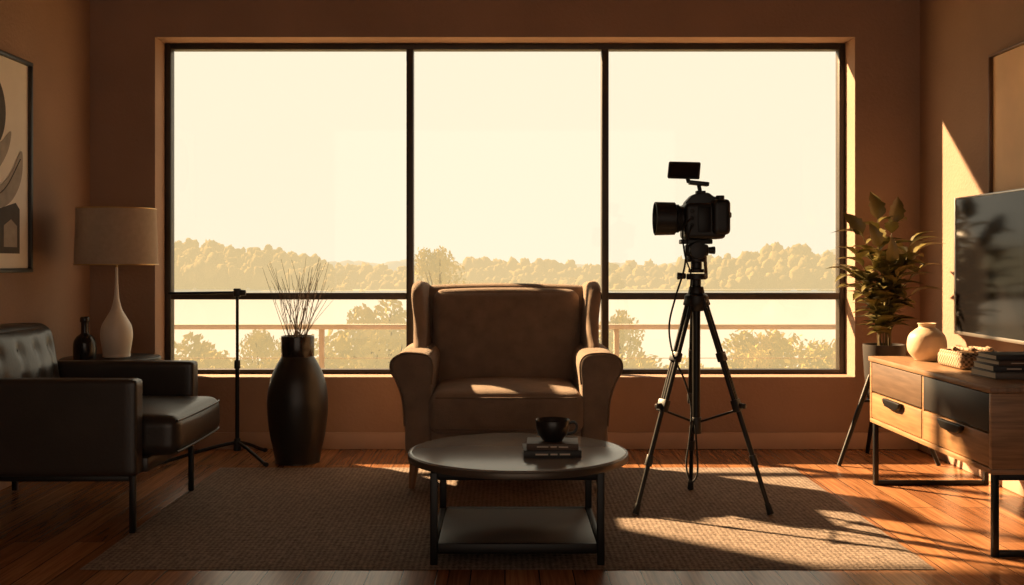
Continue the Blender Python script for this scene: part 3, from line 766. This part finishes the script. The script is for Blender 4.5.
while x<420:
    az=505+x/480*1052
    r=rnd.uniform(6,10)
    ztop=1.05+(262-(ridge(az*.6+260)+2))*480/1052+rnd.uniform(-1.2,1.2)
    items.append((x,480,ztop/2-3,r,(ztop+6)/2+1,2)); x+=r*.7
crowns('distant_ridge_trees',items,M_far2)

def tree_mesh(seed,H,Rc,nleaf,ls):
    rn=random.Random(seed); bm=bmesh.new(); clusters=[]
    for k in range(17):
        a=rn.uniform(0,2*pi); f=rn.uniform(.35,1.0); rr=Rc*rn.uniform(.1,.85)*(1.15-f*.55)
        clusters.append((Vector((rr*math.cos(a),rr*math.sin(a),H*f*.92)),Rc*rn.uniform(.22,.42)))
    clusters.append((Vector((0,0,H*.93)),Rc*.25))
    for i in range(nleaf):
        c,r=rn.choice(clusters)
        d=Vector((rn.gauss(0,1),rn.gauss(0,1),rn.gauss(0,1))).normalized()*r*rn.uniform(.5,1.05)
        p=c+d
        n=Vector((rn.gauss(0,1),rn.gauss(0,1),rn.gauss(0,1))).normalized(); t=n.orthogonal().normalized(); s=n.cross(t)
        l=ls*rn.uniform(.6,1.4)
        bm.faces.new([bm.verts.new(p+t*l),bm.verts.new(p+s*l*.5),bm.verts.new(p-t*l),bm.verts.new(p-s*l*.5)])
    me_l=len(bm.faces)
    def limb(p0,p1,r0,r1):
        d=p1-p0; q=d.to_track_quat('Z','Y').to_matrix().to_4x4()
        g=bmesh.ops.create_cone(bm,cap_ends=True,segments=8,radius1=r0,radius2=r1,depth=d.length)
        bmesh.ops.transform(bm,matrix=Matrix.Translation((p0+p1)/2)@q,verts=g['verts'])
    limb(Vector((0,0,-.6)),Vector((0,0,H*.9)),H*.025,H*.006)
    for c,r in clusters: limb(Vector((0,0,c.z*.55)),c,H*.008,H*.003)
    me=bpy.data.meshes.new('tree_%d'%seed)
    bm.faces.ensure_lookup_table()
    for i,f in enumerate(bm.faces): f.material_index=0 if i<me_l else 1
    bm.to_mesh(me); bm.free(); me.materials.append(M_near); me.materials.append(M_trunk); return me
TM=[tree_mesh(s,5.2,1.9,4200,.10) for s in (1,2,3)]
def place_tree(px_,ytop,Y,k=1.0,idx=0):
    X=(px_-505)*Y/1052; zt_=1.05-(ytop-262)*Y/1052
    H=zt_+5.9
    o=bpy.data.objects.new('tree',TM[idx%3]); sc.collection.objects.link(o)
    o.location=(X,Y,-5.9); o.scale=(H/5.2*k,H/5.2*k,H/5.2); o.rotation_euler=(0,0,idx*1.3)
spec=[(192,338,26,.8),(262,330,34,.7),(215,358,24,.9),(150,325,28,1),(285,358,26,.9),(355,326,26,.9),(390,300,32,.9),(330,358,23,.9),(440,250,60,.75),(428,300,36,.8),
 (475,325,30,1),(540,318,28,1),(575,335,24,1),(620,314,34,.7),(640,356,26,.9),(690,360,26,.9),(745,347,27,.8),(770,334,28,1.0),(812,358,25,.9),(838,342,30,.9),(870,330,28,1),
 (60,320,27,1),(-20,315,27,1),(930,320,27,1),(1000,315,27,1),(1080,318,27,1),(-100,315,27,1)]
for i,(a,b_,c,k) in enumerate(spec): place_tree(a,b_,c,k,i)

# ------------------------------------------------------------------ world + sun
w=bpy.data.worlds.new('World'); sc.world=w; w.use_nodes=True
nt=w.node_tree; bg=nt.nodes['Background']
tc=nt.nodes.new('ShaderNodeTexCoord'); sp=nt.nodes.new('ShaderNodeSeparateXYZ'); nt.links.new(tc.outputs['Generated'],sp.inputs[0])
mr=nt.nodes.new('ShaderNodeMapRange'); mr.inputs['From Min'].default_value=-1; mr.inputs['From Max'].default_value=1
nt.links.new(sp.outputs['Y'],mr.inputs['Value'])
rp=nt.nodes.new('ShaderNodeValToRGB'); E=rp.color_ramp.elements
E[0].position=0.0; E[0].color=(0.78,0.61,0.47,1); E[1].position=1.0; E[1].color=(0.98,0.885,0.70,1)
x=E.new(.45); x.color=(0.78,0.61,0.47,1)  # rear half of the world set as added fill through the open room end
x=E.new(.75); x.color=(0.98,0.87,0.66,1)
nt.links.new(mr.outputs[0],rp.inputs['Fac']); nt.links.new(rp.outputs['Color'],bg.inputs['Color'])
bg.inputs['Strength'].default_value=1.15

sun=bpy.data.lights.new('sun','SUN'); sun.energy=25; sun.color=(1,.68,.38); sun.angle=math.radians(1.5)
so=bpy.data.objects.new('sun',sun); sc.collection.objects.link(so)
el=math.radians(30); az_=math.radians(50)
dv=Vector((math.sin(az_)*math.cos(el),-math.cos(az_)*math.cos(el),-math.sin(el)))
so.rotation_euler=dv.to_track_quat('-Z','Y').to_euler(); so.location=(-8,14,6)

# ------------------------------------------------------------------ camera
cam=bpy.data.cameras.new('camera'); co=bpy.data.objects.new('camera',cam); sc.collection.objects.link(co)
co.location=(0,0,1.05); co.rotation_euler=(pi/2,0,0)
cam.sensor_width=36; cam.lens=36*1052/1024; cam.shift_x=7/1024; cam.shift_y=-30.5/1024
cam.clip_end=2000
sc.camera=co
